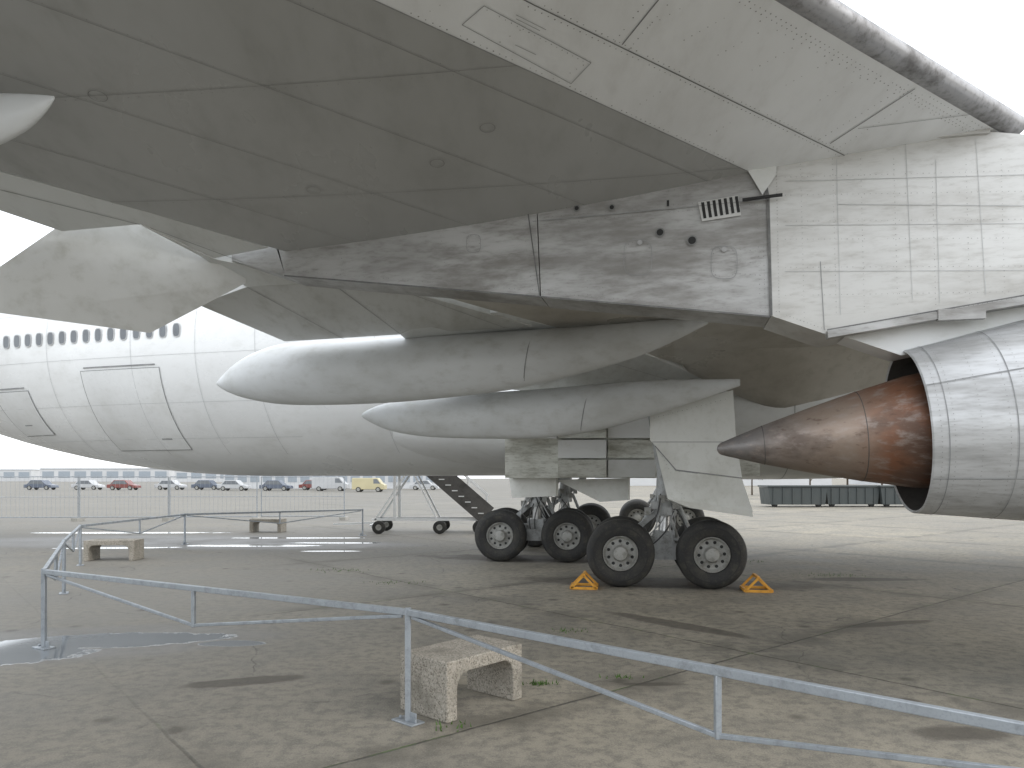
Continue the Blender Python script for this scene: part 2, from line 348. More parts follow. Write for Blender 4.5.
# ---- wing
def lineX(p,q,ko):
    sl=(q[0]-p[0])/(q[1]-p[1])
    def f(Y):
        if Y>=p[1]: return p[0]+(Y-p[1])*sl
        return p[0]+(Y-p[1])*ko
    return f
def pp(u,v): 
    p=wpt(u,v); return (p.x,p.y)
fR=lineX(pp(0,170),pp(270,247),1.22); fF=lineX(pp(375,0),pp(735,165),1.40)
fL=lineX(pp(525,0),pp(828,147),1.42); fE=lineX(pp(782,0),pp(1012,135),1.46)
Ys=[-8,-5,-2,0,2,3.5,4.4,5,5.5,6,6.5,7,7.5,8,9,10,11,12,13,14,15,16]
b=B()
def wingpt(f0,f1,t,Y,sag):
    x=f0(Y)*(1-t)+f1(Y)*t; return Vector((x,Y,wz(x,Y)-sag*4*t*(1-t)))
def band(f0,f1,N,sag,k,ya=-9,yb=99):
    rr=[[wingpt(f0,f1,i/N,Y,sag) for i in range(N+1)] for Y in Ys if ya<=Y<=yb]
    b.loft(rr,k,False,False)
band(fR,fF,12,.05,'wing_dark',-9,8); band(fR,fF,12,.05,'wing_root',8,99)
band(fF,fL,3,0,'wing_light'); band(fL,fE,3,0,'wing_light')
# faint panel joints and rivet rows of the wing box, following its curvature
def bx(t,Y): return wingpt(fR,fF,t,Y,.05)
for t in (1/6,5/12,2/3,11/12):
    Pq=[bx(t,Y) for Y in (2,3,4,4.4,5,5.5,6,6.5,7,7.5,8)]
    b.strip(Pq,.004,WN,'seam_box',.006)
    for a_,c_ in zip(Pq,Pq[1:]): b.dots(a_+Vector((.04,0,0)),c_+Vector((.04,0,0)),.07,.0035,WN,'seam_box',.008)
for Y in (3.6,5.0,6.4):
    Pq=[bx(i/12,Y) for i in range(13)]; b.strip(Pq,.004,WN,'seam_box',.006)
    for a_,c_ in zip(Pq,Pq[1:]): b.dots(a_+Vector((0,.04,0)),c_+Vector((0,.04,0)),.07,.0035,WN,'seam_box',.008)
for t,Y in ((.2,5.2),(.45,5.0),(.62,6.0),(.35,6.3),(.8,5.6)): b.disc(bx(t,Y),.06,WN,'seam_box',.010,1,20,.055,up=Vector((0,1,0)))
rr=[]
for Y in Ys:
    row=[]
    for i in range(13):
        t=i/12; x=fR(Y)*(1-t)+fE(Y)*t; th=.95*math.sin(math.pi*(.12+.88*t)**.8) if t<1 else 0
        row.append(Vector((x,Y,wz(x,Y)+.02+max(.0,th))))
    rr.append(row)
b.loft(rr,'white',False,False)
b.loft([[Vector((fR(Y),Y,wz(fR(Y),Y)+z)) for z in (0,.40)] for Y in Ys],'flap2',False,False)
def wline(f,dx,Y0,Y1,w,k):
    N=8; P=[]
    for i in range(N+1):
        Y=Y0+(Y1-Y0)*i/N; x=f(Y)+dx; P.append(Vector((x,Y,wz(x,Y))))
    if w: b.strip(P,w,WN,k,.005)
    return P
wline(fF,.0,3,7.0,.006,'seam_mid'); wline(fL,.0,3,7.0,.008,'seam')
for f,dx in ((fF,.05),(fL,-.05),(fL,.05),(fE,-.26),(fE,-.20)):
    P=wline(f,dx,4.5,6.3,0,'rivet')
    b.dots(P[0],P[-1],.05,.0048,WN,'rivet')
def wp_strip(p,w=.006,k='seam_mid'): b.strip([wpt(*q) for q in p],w,WN,k,.006)
def wp_dots(p,q,sp=.05,r=.0048): b.dots(wpt(*p),wpt(*q),sp,r,WN,'rivet',.008)
wp_strip([(622,44),(690,-40)],.008,'seam'); wp_strip([(830,143),(915,88)],.008,'seam'); wp_dots((629,48),(700,-34)); wp_dots((615,40),(680,-44)); wp_dots((840,146),(922,94)); wp_dots((820,138),(908,84))
wp_strip([(858,128),(985,112)],.005); wp_dots((930,96),(985,128)); wp_dots((915,104),(966,131)); wp_dots((760,20),(900,96),.08)
wp_strip([(484,5),(591,62),(571,83),(462,24),(484,5)],.005)
for q in ((516,14,546,29),(516,18,540,30),(515,44,536,54)): wp_strip([(q[0],q[1]),(q[2],q[3])],.004,'seam_mid')
wp_dots((487,9),(588,63),.045,.004); 
for i in range(6): wp_dots((650+i*34,24+i*15),(690+i*34,2+i*15),.055,.004)
for i in range(5): wp_dots((430+i*70,10+i*31),(450+i*70,-2+i*31),.055,.004)
wo=b.done('wing',air,INV,sharp=25)
# leading edge slat
b=B(); rings=[]
for Y in sorted(Ys+[6.15]):
    if Y>6.16 or Y==6: continue
    x=fE(Y); c=Vector((x+.0,Y,wz(x,Y)+.075)); d=Vector((.56,-.83,0)); 
    rings.append([c+d*(.10*math.cos(a))+Vector((0,0,-.085*math.sin(a)+.0)) for a in [i*2*math.pi/16 for i in range(16)]])
b.loft(rings,'wing_edge')
b.done('leading_edge_slat',wo)
def slab(name,pts,k,th=.14,seams=(),dot=()):
    b=B(); b.ext(pts,Vector((0,0,th)),k)
    nn=(pts[1]-pts[0]).cross(pts[2]-pts[0]).normalized()
    if nn.z>0: nn=-nn
    for a,c in seams: b.strip([a,c],.007,nn,'seam_mid',.005)
    for a,c in dot: b.dots(a,c,.07,.005,nn,'rivet')
    return b.done(name,wo)
slab('flap',[wpt(-420,50),wpt(0,172),wpt(150,213),wpt(268,248),wpt(215,256,.02),wpt(140,222,.02),wpt(62,228,.03),wpt(0,207,.03),wpt(-420,90)],'flap',.12,
     [(wpt(0,188,.01),wpt(140,222,.02))],[(wpt(0,182),wpt(200,236))])
slab('flap',[wpt(141,222,.03),wpt(214,256,.03),wpt(285,274),wpt(335,282),wpt(246,284,.03),wpt(200,253,.03)],'flap',.1,[(wpt(150,224,.03),wpt(262,266,.03))])
slab('flap',[wpt(247,285,.02),wpt(332,281,.02),wpt(402,288,.02),wpt(532,325,.02),wpt(285,340,.02),wpt(198,303,.02)],'flap2',.12,
     [(wpt(332,281,.02),wpt(400,332,.02)),(wpt(247,285,.02),wpt(345,338,.02)),(wpt(400,288,.02),wpt(505,326,.02))],[(wpt(336,281,.02),wpt(405,332,.02))])
slab('flap',[wpt(440,318,.0),wpt(500,312,.0),wpt(640,350,.03),wpt(700,375,.03),wpt(752,403,.03),wpt(700,402,.06),wpt(600,395,.06),wpt(500,385,.06),wpt(425,352,.06),wpt(400,332,.03)],'flap',.12,[(wpt(560,345,.035),wpt(690,384,.035))])
A1=pt(-330,330,5.6);A2=pt(0,272,6.7);A3=pt(62,229,6.95);A4=pt(132,221,7.15);A5=pt(246,283,7.8);A6=pt(150,333,7.5);A7=pt(0,313,6.6);A8=pt(-330,400,5.6)
slab('drooped_flap',[A2,A3,A4,A5,A6,A7],'flap2',.05,[],[(A7.lerp(A6,.05)+Vector((0,0,.03)),A6+Vector((0,0,.03)))])
slab('flap_extension',[A1,A2,A7,A8],'flap2',.05)
# wing root fillet
b=B(); rows=[]
us=[628,660,700,740,785,830,880,950,1040,1150]; vb=[346,358,378,397,413,416,415,412,408,405]; vt=[346,345,344,343,342,341,340,338,336,334]
for q in range(7):
    t=q/6; row=[]
    for u,v0,v1 in zip(us,vt,vb):
        v=v0+(v1-v0)*t; P0=wpt(u,v0,.03); D=P0.y+(12.55-P0.y)*(t**.8)
        row.append(pt(u,v,D))
    rows.append(row)
rows.append([p+Vector((.15,.6,.25)) for p in rows[-1]])
b.loft(rows,'wing_root',False,False); b.done('wing_root_fillet',wo,sharp=80)
def canoe(name,st,D0,D1,wr,seamu=None,k='canoe'):
    b=B(); u0=st[0][0];u1=st[-1][0]; rings=[]
    for (u,vt,vb) in st:
        D=D0+(D1-D0)*(u-u0)/(u1-u0); a=pt(u,vt,D);c=pt(u,vb,D); ce=(a+c)/2; h=(a-c).length/2
        rings.append([ce+Vector((.2,.98,0))*(h*wr*math.cos(t))*(1)+Vector((0,0,h*math.sin(t))) for t in [2*math.pi*i/36 for i in range(36)]])
    fine=[]
    for j in range(len(rings)-1):
        p0=rings[max(0,j-1)];p1=rings[j];p2=rings[j+1];p3=rings[min(len(rings)-1,j+2)]
        for s in range(4):
            t=s/4; fine.append([ (2*b1+(c1-a1)*t+(2*a1-5*b1+4*c1-d1)*t*t+(3*b1-a1-3*c1+d1)*t**3)*.5 for a1,b1,c1,d1 in zip(p0,p1,p2,p3)])
    fine.append(rings[-1]); b.loft(fine,k)
    if seamu:
        for us in seamu:
            j=min(range(len(fine)),key=lambda q:abs((512+sum((p.x for p in fine[q]),0)/36*F/(sum(p.y for p in fine[q])/36))-us))
            rg=fine[j]; ce=sum(rg,Vector())/36
            q1=[ce+(p-ce)*1.006+Vector((.07*math.sin(2*math.pi*i/36),0,0)) for i,p in enumerate(rg)]; q2=[p+Vector((.013,-.003,0)) for p in q1]
            b.loft([q1,q2],'seam_mid',False)
    return b.done(name,wo,sharp=60)
canoe('flap_track_fairing',[(217,382,385),(224,375,390),(238,363,396),(258,352,401),(285,344,404.5),(330,340,405),(400,337,402),(480,333,394),(530,330,386),(590,326,371),(650,321,352),(708,317,324)],10.6,9.8,.75,(524,))
canoe('flap_track_fairing',[(362,414,417),(370,409,422),(388,403,430),(420,399,436),(470,394,438.5),(540,389,438),(600,384,430),(660,380,413),(740,379,386)],11.3,10.7,.6,(590,))
canoe('flap_track_fairing',[(-260,60,160),(-160,80,165),(-80,88,160),(-20,93,150),(20,94,133),(42,95,115),(54,96,100)],5.0,4.7,.5)

# ---- pylon
b=B()
INB=Vector((.22,.97,0)); upz=Vector((0,0,.12))
def pyl(lower,upper,k,th):
    P=[spt(*q) for q in lower]+[spt(*q)+upz for q in upper]; b.ext(P,INB*th,k)
pyl([(285,275),(540,296)],[(536,209),(400,230),(275,247)],'pylon_grey',.45)
b.add([spt(215,256),spt(285,275),spt(275,247)+upz*.3,spt(285,275)+INB*.45,spt(275,247)+INB*.45],[[0,1,2],[0,3,4],[0,1,3],[0,2,4]],'pylon_grey')
pyl([(541,296),(600,301),(770,316)],[(766,168),(745,168),(537,209)],'pylon_grey',.5)
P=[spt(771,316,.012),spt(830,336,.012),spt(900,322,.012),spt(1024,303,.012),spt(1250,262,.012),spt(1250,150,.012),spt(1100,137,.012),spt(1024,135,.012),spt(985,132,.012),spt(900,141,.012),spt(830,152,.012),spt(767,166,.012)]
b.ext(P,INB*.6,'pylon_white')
b.ext([spt(848,334,-.12),spt(905,353,-.12),spt(1060,325,-.12),spt(1060,298,-.12)],INB*.35,'fair')  # pale panel added below the pylon, standing in for a bright patch of light
def ss(p,w=.007,k='seam_mid',off=.018): b.strip([spt(*q) for q in p],w,SN,k,off)
def sd(p,q,sp=.04,r=.0036,off=.02): b.dots(spt(*p),spt(*q),sp,r,SN,'rivet',off)
ss([(528,211),(540,296)],.010,'seam'); ss([(533,222),(768,200)],.006); ss([(768,200),(771,316)],.022,'seam'); ss([(285,276),(540,297),(770,317)],.014,'seam')
ss([(762,170),(768,200)],.03,'seam'); ss([(820,262),(824,330)],.006)
sd((536,226),(764,204));sd((536,219),(764,197));sd((545,293),(765,312));sd((533,228),(543,292));sd((762,206),(765,308));sd((757,206),(760,308));sd((300,272),(536,291),.05);sd((380,237),(525,217),.05);sd((545,212),(740,180),.05)
sd((440,226),(448,284),.05);sd((340,242),(345,276),.05);sd((522,216),(533,290))
for v in (250,262,274): sd((735,v),(760,v+2),.04)
for u in (585,600): sd((u,225),(u+3,295),.06)
for (u,v,r) in ((612,208,.020),(660,233,.030),(692,241,.034),(577,209,.020)):
    b.disc(spt(u,v),r,SN,'black',.022); b.disc(spt(u,v),r+.012,SN,'rivet',.019)
b.strip([spt(668,201),spt(668,207)],.02,SN,'black',.02)
for (u,v,a) in ((638,258,.14),(724,263,.13),(474,244,.07)):
    pts=[spt(u+dx*a*100,v+dy*a*125) for dx,dy in [(sg(math.cos(t),.55),sg(math.sin(t),.55)) for t in [2*math.pi*q/28 for q in range(29)]]]
    b.strip(pts,.004,SN,'seam_mid',.018)
    for q in pts[:-1:2]: b.dots(q+(spt(u,v)-q)*.14,q+(spt(u,v)-q)*.141,1,.0035,SN,'rivet',.02)
b.disc(spt(724,250),.022,SN,'pylon_patch',.02); b.disc(spt(640,243),.022,SN,'pylon_patch',.02)
b.poly([spt(*q)+SN*.018 for q in ((698,203),(738,196),(741,216),(702,222))],'pylon_white')
for i in range(7):
    u=701+i*5.6; v=203.5-i*1.0
    b.poly([spt(*q)+SN*.024 for q in ((u,v),(u+3.0,v-.5),(u+5.4,v+15.5),(u+2.4,v+16))],'black')
b.poly([spt(*q)+SN*.03 for q in ((744,166),(776,163),(776,176),(762,196))],'fair')
for q in ((750,171),(770,168),(760,180)): sd(q,(q[0]+6,q[1]+10),.03)
b.beam(spt(742,202,.05),spt(781,199,.10),.022,.022,'black')
for i,(v0,v1) in enumerate(((178,168),(196,190),(222,219),(240,238),(268,266),(296,290))):
    sd((785,v0),(1150,v1),.045,.0032)
    if i%2==0: ss([(785,v0+4),(1150,v1+4)],.004,'seam_soft')
for u in (800,832,860,893,931,965,1000): sd((u,160),(u+4,318 if u<880 else 305),.045,.0032)
for u in (836,935): ss([(u,160),(u+4,315 if u<880 else 303)],.004,'seam_soft')
ss([(838,205),(1100,207)],.005,'seam_soft'); ss([(905,145),(912,300)],.004,'seam_soft');ss([(975,140),(985,295)],.004,'seam_soft')
sd((776,170),(779,312),.03);sd((776,312),(828,331),.03);sd((832,329),(1150,276),.035)
b.beam(spt(826,336,.03),spt(1180,275,.03),.10,.06,'pylon_grey'); b.strip([spt(826,331,.02),spt(1180,269,.02)],.012,SN,'seam',.03)
b.beam(spt(828,151,.02),spt(902,140,.02),.05,.045,'pylon_white'); b.beam(spt(902,140,.02),spt(988,132,.02),.05,.045,'pylon_white')
b.box(spt(958,316,.06),(.35,.06,.09),'pylon_grey',-.22)
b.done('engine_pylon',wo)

# ---- engine
eng_c=Vector((3.44,6.45,2.10)); ax=Vector((.970,-.224,.085)).normalized()
b=B()
b.lathe(eng_c,ax,[(0,.71),(.25,.745),(.6,.80),(.9,.845),(1.3,.90),(1.8,.95),(2.4,.98)],'nacelle',72)
b.lathe(eng_c,ax,[(0,.71),(-.012,.70),(0,.685)],'nacelle',72)
b.lathe(eng_c,ax,[(0,.685),(.5,.66),(1.2,.5)],'soot',72)
b.lathe(eng_c,ax,[(2.4,.98),(2.38,1.28),(2.0,1.32),(2.3,1.38),(3.2,1.42),(4.6,1.38),(5.2,1.25),(5.3,1.15),(5.0,1.08)],'nacelle',72)
b.lathe(eng_c,ax,[(4.9,0),(4.9,1.1)],'black',72)
def nring(t,r,w,k): b.lathe(eng_c,ax,[(t,r+.004),(t+w,r+.005)],k,72)
nring(.10,.726,.006,'seam_mid');nring(.55,.795,.006,'seam_mid');nring(.98,.857,.006,'seam_mid')
side=ax.cross(Vector((0,0,1))).normalized(); upv=side.cross(ax).normalized()
if side.y>0: side=-side
for t,r in ((.05,.72),(.14,.734),(.32,.758),(.5,.79),(.62,.806),(.78,.83),(.93,.852)):
    for i in range(110):
        a=2*math.pi*i/110; nn=side*math.cos(a)+upv*math.sin(a); p=eng_c+ax*t+nn*r
        b.disc(p,.0035,nn,'rivet',.007,1,6,up=ax)
for a in (R(28),R(-35),R(70)):
    nn=side*math.cos(a)+upv*math.sin(a); b.strip([eng_c+nn*.71,eng_c+ax*.6+nn*.80,eng_c+ax*1.3+nn*.90],.007,nn,'seam_mid',.006)
    for q in range(18): b.disc(eng_c+ax*(.05+q*.05)+nn*(.72+q*.007),.004,nn,'rivet',.008,1,6,up=ax)
en=b.done('engine',wo,sharp=30)
b=B(); ctop=eng_c-ax*1.60; cd=ax
b.lathe(ctop,cd,[(0,.012),(.01,.035),(.035,.055),(.10,.078),(.4,.175),(.8,.29),(1.2,.395),(1.45,.45),(1.60,.485),(1.72,.50),(2.1,.45)],'cone',64,True)
b.lathe(ctop,cd,[(.397,.1755),(.403,.178)],'soot',64); b.lathe(ctop,cd,[(1.197,.3955),(1.203,.398)],'soot',64)
b.done('exhaust_cone',en)

# ---- landing gear
def wheel_mesh():
    w=B(); T=[(-.10,.27),(-.165,.285),(-.188,.34),(-.192,.41),(-.18,.46),(-.15,.50),(-.105,.522),(-.05,.53)]
    prof=T+[(-y,r) for y,r in T[::-1]]
    w.lathe((0,0,0),(0,1,0),prof,'tyre',56)
    for gy in (-.09,-.03,.03,.09): w.lathe((0,gy,0),(0,1,0),[(-.006,.5295-abs(gy)*.03),(.006,.5295-abs(gy)*.03)],'black',56)
    for s in (-1,1):
        w.lathe((0,0,0),(0,s,0),[(.10,.275),(.15,.272),(.155,.26),(.12,.25),(.09,.225),(.085,.15),(.10,.125),(.15,.115),(.19,.10),(.20,.06),(.20,.0)],'rim',40)
        for i in range(10):
            a=2*math.pi*i/10; w.disc((.19*math.cos(a),s*.088,.19*math.sin(a)),.026,Vector((0,s,0)),'black',.004,1,10)
        for i in range(8):
            a=2*math.pi*i/8; w.tube((.135*math.cos(a),s*.10,.135*math.sin(a)),(.135*math.cos(a),s*.135,.135*math.sin(a)),.011,'rim',n=6)
        w.lathe((0,0,0),(0,s,0),[(.193,.425),(.196,.42),(.195,.41)],'black',40)
    return w
WM=wheel_mesh().done('wheel'); wheel_me=WM.data; bpy.data.objects.remove(WM)
def gear(cx,cy,ang,topz,lean,half=.69,track=.92,parent=air):
    d=Vector((math.cos(ang),math.sin(ang),0)); a=Vector((-math.sin(ang),math.cos(ang),0)); c=Vector((cx,cy,.53)); r=.53
    b=B()
    b.tube(c-d*(half+.05),c+d*(half+.05),.10,'gearm',n=16); b.box(c,( .55,.30,.26),'gearm',ang)
    for s in (-1,1):
        b.tube(c+d*s*half-a*(track/2+.1),c+d*s*half+a*(track/2+.1),.06,'gearm')
        for q in (-1,1):
            b.tube(c+d*s*half+a*q*.13,c+d*s*half+a*q*.28,.20,'gearm',n=20)
            b.tube(c+d*s*half*.8+a*q*.16+Vector((0,0,.14)),c+d*s*.15+a*q*.16+Vector((0,0,.20)),.025,'gearm')
    up=Vector((cx,cy,topz))+lean
    p1=c+(up-c).normalized()*.62; b.tube(c,p1,.095,'chrome',n=20); b.tube(p1,up,.15,'gearm',n=20); b.tube(p1-Vector((0,0,.05)),p1+Vector((0,0,.10)),.185,'gearm',n=20)
    for s in (-1,1):
        k=c+d*-.42+Vector((0,0,.36)); 
        b.beam(c+d*-.12+a*.05*s,k,.05,.08,'gearm'); b.beam(k,p1+d*-.14+a*.05*s,.05,.08,'gearm')
    b.beam(p1+Vector((0,0,.1)),up+d*.9+Vector((0,0,-.2)),.10,.13,'gearm'); b.beam(p1+Vector((0,0,.25)),up-d*.35+a*.5,.09,.11,'gearm')
    b.tube(c+d*.5+Vector((0,0,.1)),p1+d*.2+Vector((0,0,.15)),.04,'gearm')
    b.tube(c+d*.25+Vector((0,0,.1)),p1+d*.05,.035,'gearm')
    b.tube(c-d*.5+Vector((0,0,.12)),p1-d*.1+Vector((0,0,.3)),.035,'gearm')
    b.box(c+Vector((0,0,.22)),(.34,.30,.20),'gearm',ang)
    random.seed(int(cx*10)+3)
    for h in range(8):
        s0=c+d*random.uniform(-.5,.5)-a*random.uniform(.1,.25)+Vector((0,0,.12)); e0=p1+d*random.uniform(-.2,.2)-a*.15+Vector((0,0,random.uniform(0,.4)))
        mid=(s0+e0)/2+d*random.uniform(-.2,.2)-a*random.uniform(.05,.15); prev=s0
        for q in range(1,9):
            t=q/8; p=s0*(1-t)**2+mid*2*t*(1-t)+e0*t*t; b.tube(prev,p,.011,'hose' if h%2 else 'gearm',n=6); prev=p
    for h in range(6):
        q=p1+d*(-.28+.11*h)+Vector((0,0,.02+.10*(h%3)))-a*.14; b.box(q,(.10,.09,.12),'gearm' if h%2 else 'rim',ang)
    go=b.done('landing_gear',parent,INV)
    first=None
    for s in (-1,1):
        for q in (-1,1):
            if first is None: w=bpy.data.objects.new('wheel',wheel_me); first=w
            else: w=first.copy()
            w.parent=go; w.location=c+d*s*half+a*q*track/2
            w.rotation_euler=(0,random.uniform(0,3),ang)
            scene.collection.objects.link(w)
    return go
g1=gear(2.45,11.95,-.15,3.3,Vector((.15,.3,0)))
g2=gear(.50,15.5,-.12,2.4,Vector((.1,0,0)),half=.68)
g3=gear(1.3,18.7,-.12,2.4,Vector((.1,0,0)))
g4=gear(4.4,21.9,-.15,3.3,Vector((0,-.3,0)))
b=B(); DD=11.15
def dp(u,v): return pt(u,v,DD-(u-690)*.0025)
b.ext([dp(650,412),dp(733,390),dp(736,440),dp(742,478),dp(676,470),dp(650,440)],Vector((.02,.06,0)),'door')
b.ext([dp(655,446),dp(676,471),dp(742,479),dp(753,512),dp(690,505),dp(668,500)],Vector((.02,.06,0)),'door')
b.ext([pt(668,499,11.05),pt(752,511,11.0),pt(753,517,11.0),pt(690,508,11.05)],Vector((.02,.5,0)),'door')
b.strip([dp(652,442),dp(735,442)],.008,Vector((0,-1,0)),'seam_mid',.006)
b.strip([dp(655,446),dp(676,470),dp(742,478)],.014,Vector((0,-1,0)),'seam_mid',.006)
b.dots(dp(654,418),dp(730,398),.07,.005,Vector((0,-1,0)),'rivet',.006);b.dots(dp(660,452),dp(684,498),.07,.005,Vector((0,-1,0)),'rivet',.006)
b.beam(pt(700,470,11.3),Vector((2.5,11.9,1.7)),.07,.07,'gearm')
b.done('gear_door',g1)
b=B()
b.ext([pt(505,440,14.3),pt(556,436,14.3),pt(557,474,14.3),pt(509,477,14.3)],Vector((.05,.08,0)),'bay')
b.ext([pt(509,478,14.2),pt(556,476,14.2),pt(556,496,14.2),pt(512,498,14.2)],Vector((.05,.08,0)),'door')
b.ext([pt(556,480,14.6),pt(628,478,14.4),pt(628,500,14.4),pt(600,502,14.5)],Vector((.05,.08,0)),'door')
b.done('gear_door',g2)
b=B()
cols=[(505,556),(558,606),(608,655)]
rowsv=[(415,438),(440,458),(460,477)]
for ci,(u0,u1) in enumerate(cols):
    for ri,(v0,v1) in enumerate(rowsv):
        if ci==0 and ri>0: continue
        k='bay' if (ci+ri)%2 else 'fair'
        b.ext([pt(u0,v0,13.2),pt(u1,v0,13.1),pt(u1,v1,13.1+.1*ri),pt(u0,v1,13.2+.1*ri)],Vector((.2,.9,0)),k)
b.ext([pt(505,412,13.3),pt(760,400,12.9),pt(760,476,13.4),pt(655,478,13.5),pt(505,478,13.6)],Vector((.2,.9,0)),'bay')
b.done('gear_bay_panel',air,INV)

# ---------------------------------------------------------------- chocks
def chock_mesh():
    b=B(); w=.42
    for y in (-w/2,w/2):
        A=(-.19,y,.025);C=(.19,y,.025);T_=(.0,y,.22)
        b.beam(A,C,.02,.04,'yellow');b.beam(A,T_,.02,.035,'yellow');b.beam(C,T_,.02,.035,'yellow')
    b.beam((-.19,-w/2,.03),(-.19,w/2,.03),.04,.04,'yellow');b.beam((.19,-w/2,.03),(.19,w/2,.03),.04,.04,'yellow')
    b.beam((0,-w/2,.22),(0,w/2,.22),.04,.04,'yellow'); return b
c1=chock_mesh().done('wheel_chock'); c1.location=(1.12,11.45,0); c1.rotation_euler=(0,0,-.15); top(c1,'orange triangular steel wheel chock against airliner tyre','chock','wheel chocks')
c2=c1.copy(); c2.location=(3.68,11.15,0); c2.rotation_euler=(0,0,-.15); scene.collection.objects.link(c2)

# ---------------------------------------------------------------- benches
def bench(loc,L,W,H,ang,label):
    b=B(); t=.105; tt=.10; r=.11; prof=[(0,0),(0,H),(L,H),(L,0),(L-t,0)]
    for i in range(7):
        a=R(90)*i/6; prof.append((L-t-r+r*math.cos(a),H-tt-r+r*math.sin(a)))
    for i in range(7):
        a=R(90)+R(90)*i/6; prof.append((t+r+r*math.cos(a),H-tt-r+r*math.sin(a)))
    prof.append((t,0))
    b.ext([Vector((x,0,z)) for x,z in prof],Vector((0,W,0)),'agg')
    o=b.done('concrete_bench',bevel=.010); o.location=loc; o.rotation_euler=(0,0,ang); top(o,label,'bench','concrete benches'); return o
bench((-.45,5.11,0),.80,.50,.425,R(48.5),'low exposed aggregate concrete bench beside galvanised barrier')
bench((-8.75,15.1,0),1.0,.5,.42,R(4),'low concrete bench on damp apron by barrier')
bench((-8.2,23.1,0),1.0,.5,.42,R(-4),'low concrete bench on apron near mesh fence')

# ---------------------------------------------------------------- barriers
def barrier(p,q,post0=True,post1=False):
    p=Vector((p[0],p[1],0));q=Vector((q[0],q[1],0)); H=Vector((0,0,.765)); k='galv'
    b=B(); o=p; P=Vector((0,0,0));Q=q-p; d=Q.normalized()
    b.beam(P+H,Q+H,.04,.045,k); m=(P+Q)/2
    b.beam(m+H-Vector((0,0,.02)),m+H-Vector((0,0,.33)),.03,.04,k)
    b.beam(P+H+d*.05-Vector((0,0,.03)),m+H-Vector((0,0,.315)),.025,.025,k); b.beam(m+H-Vector((0,0,.315)),Q+H-d*.05-Vector((0,0,.03)),.025,.025,k)
    rail=b.done('barrier',bevel=.004); rail.location=o; top(rail,'galvanised steel crowd barrier with truss braced rail','barrier','galvanised barriers')
    for pos,do in ((P,post0),(Q,post1)):
        if not do: continue
        b=B(); b.beam(pos,pos+H+Vector((0,0,.03)),.04,.04,k); b.box(pos+Vector((0,0,.006)),(.22,.12,.012),k,math.atan2(d.y,d.x))
        b.box(pos+d*.05+Vector((0,0,.04)),(.08,.01,.07),k,math.atan2(d.y,d.x))
        for s in (-.08,.08): b.tube(pos+d*s+Vector((0,0,.01)),pos+d*s+Vector((0,0,.03)),.012,k,n=6)
        b.done('post',rail,bevel=.003)
p0=(-4.68,7.4);pa=(-.725,5.16);pb=(2.72,2.02)
barrier(p0,pa);barrier(pa,pb,True,True)
barrier((-6.6,10.9),p0,True,False);barrier((-8.4,14.4),(-6.6,10.9));barrier((-8.4,19.0),(-8.4,14.4));barrier((-4.4,21.8),(-8.4,19.0),True,False)
# ---------------------------------------------------------------- mesh fence
def mesh_panel():
    b=B(); W=3.4;H=1.75;k='galv'
    for x in (0,W): b.tube((x,0,0),(x,0,H),.022,k,n=8)
    for z in (.15,H): b.tube((0,0,z),(W,0,z),.018,k,n=8)
    b.tube((0,0,.95),(W,0,.95),.010,k,n=6)
    for i in range(1,20): b.tube((i*W/20,0,.15),(i*W/20,0,H),.004,k,n=4)
    b.box((0,0,.06),(.25,.6,.12),'foot'); return b
mp=mesh_panel().done('mesh_fence_panel'); top(mp,'temporary wire mesh fence panel on concrete foot','fence','mesh fence panels')
mp.location=(-6.8,30,0); mp.rotation_euler=(0,0,R(178))
x=-6.8;y=30
for i in range(1,10):
    x-=3.45; y+=-.25 if i<6 else .1
    o=mp.copy(); o.location=(x,y,0); o.rotation_euler=(0,0,R(180+4)); scene.collection.objects.link(o)
# ---------------------------------------------------------------- passenger steps
b=B(); k='whitem'
for y in (22.7,23.7):
    b.beam((-.7,y,.30),(-3.6,y,2.80),.06,.10,k); b.beam((-.75,y,1.15),(-3.6,y,3.65),.04,.04,k)
    for i in range(6):
        t=i/5; X=-.8-2.8*t; b.beam((X,y,.3+2.45*t),(X,y,1.2+2.45*t),.035,.035,k)
    b.beam((-4.3,y,.42),(-.8,y,.42),.06,.06,k); b.beam((-3.6,y,.42),(-3.6,y,2.7),.08,.08,k); b.beam((-4.2,y,.42),(-3.0,y,2.2),.06,.06,k); b.beam((-2.3,y,.42),(-3.3,y,2.4),.05,.05,k)
    b.beam((-3.6,y,2.75),(-4.8,y,2.75),.06,.12,k)
b.beam((-.75,22.62,.55),(-3.0,22.62,2.50),.02,.62,'soot')
for i in range(11): b.box((-.95-.2*i,22.60,.62+.173*i),(.17,.02,.03),k)
b.beam((-.9,23.2,.33),(-3.5,23.2,2.58),.92,.04,'soot')
for i in range(13):
    t=i/12; b.box((-.85-2.65*t,23.2,.42+2.3*t),(.26,.95,.03),'soot'); b.box((-.72-2.65*t,23.2,.33+2.3*t),(.02,.95,.17),'gearm')
b.box((-4.2,23.2,2.78),(1.2,1.0,.05),k)
for X in (-4.3,-2.3): b.beam((X,22.5,.25),(X,23.9,.25),.07,.07,k)
b.beam((-4.3,23.2,.3),(-5.6,23.2,.25),.06,.06,k)
st=b.done('passenger_steps'); top(st,'white mobile boarding steps with black treads on small wheels','boarding steps')
for X in (-4.05,-2.2,-1.0):
    for y in (22.5,23.9):
        w=B(); w.lathe((0,0,0),(0,1,0),[(-.06,.09),(-.07,.16),(-.05,.20),(.05,.20),(.07,.16),(.06,.09)],'tyre',24); w.lathe((0,0,0),(0,1,0),[(-.055,0),(-.06,.10),(.06,.10),(.055,0)],'rim',20)
        o=w.done('wheel',st); o.location=(X,y,.2)
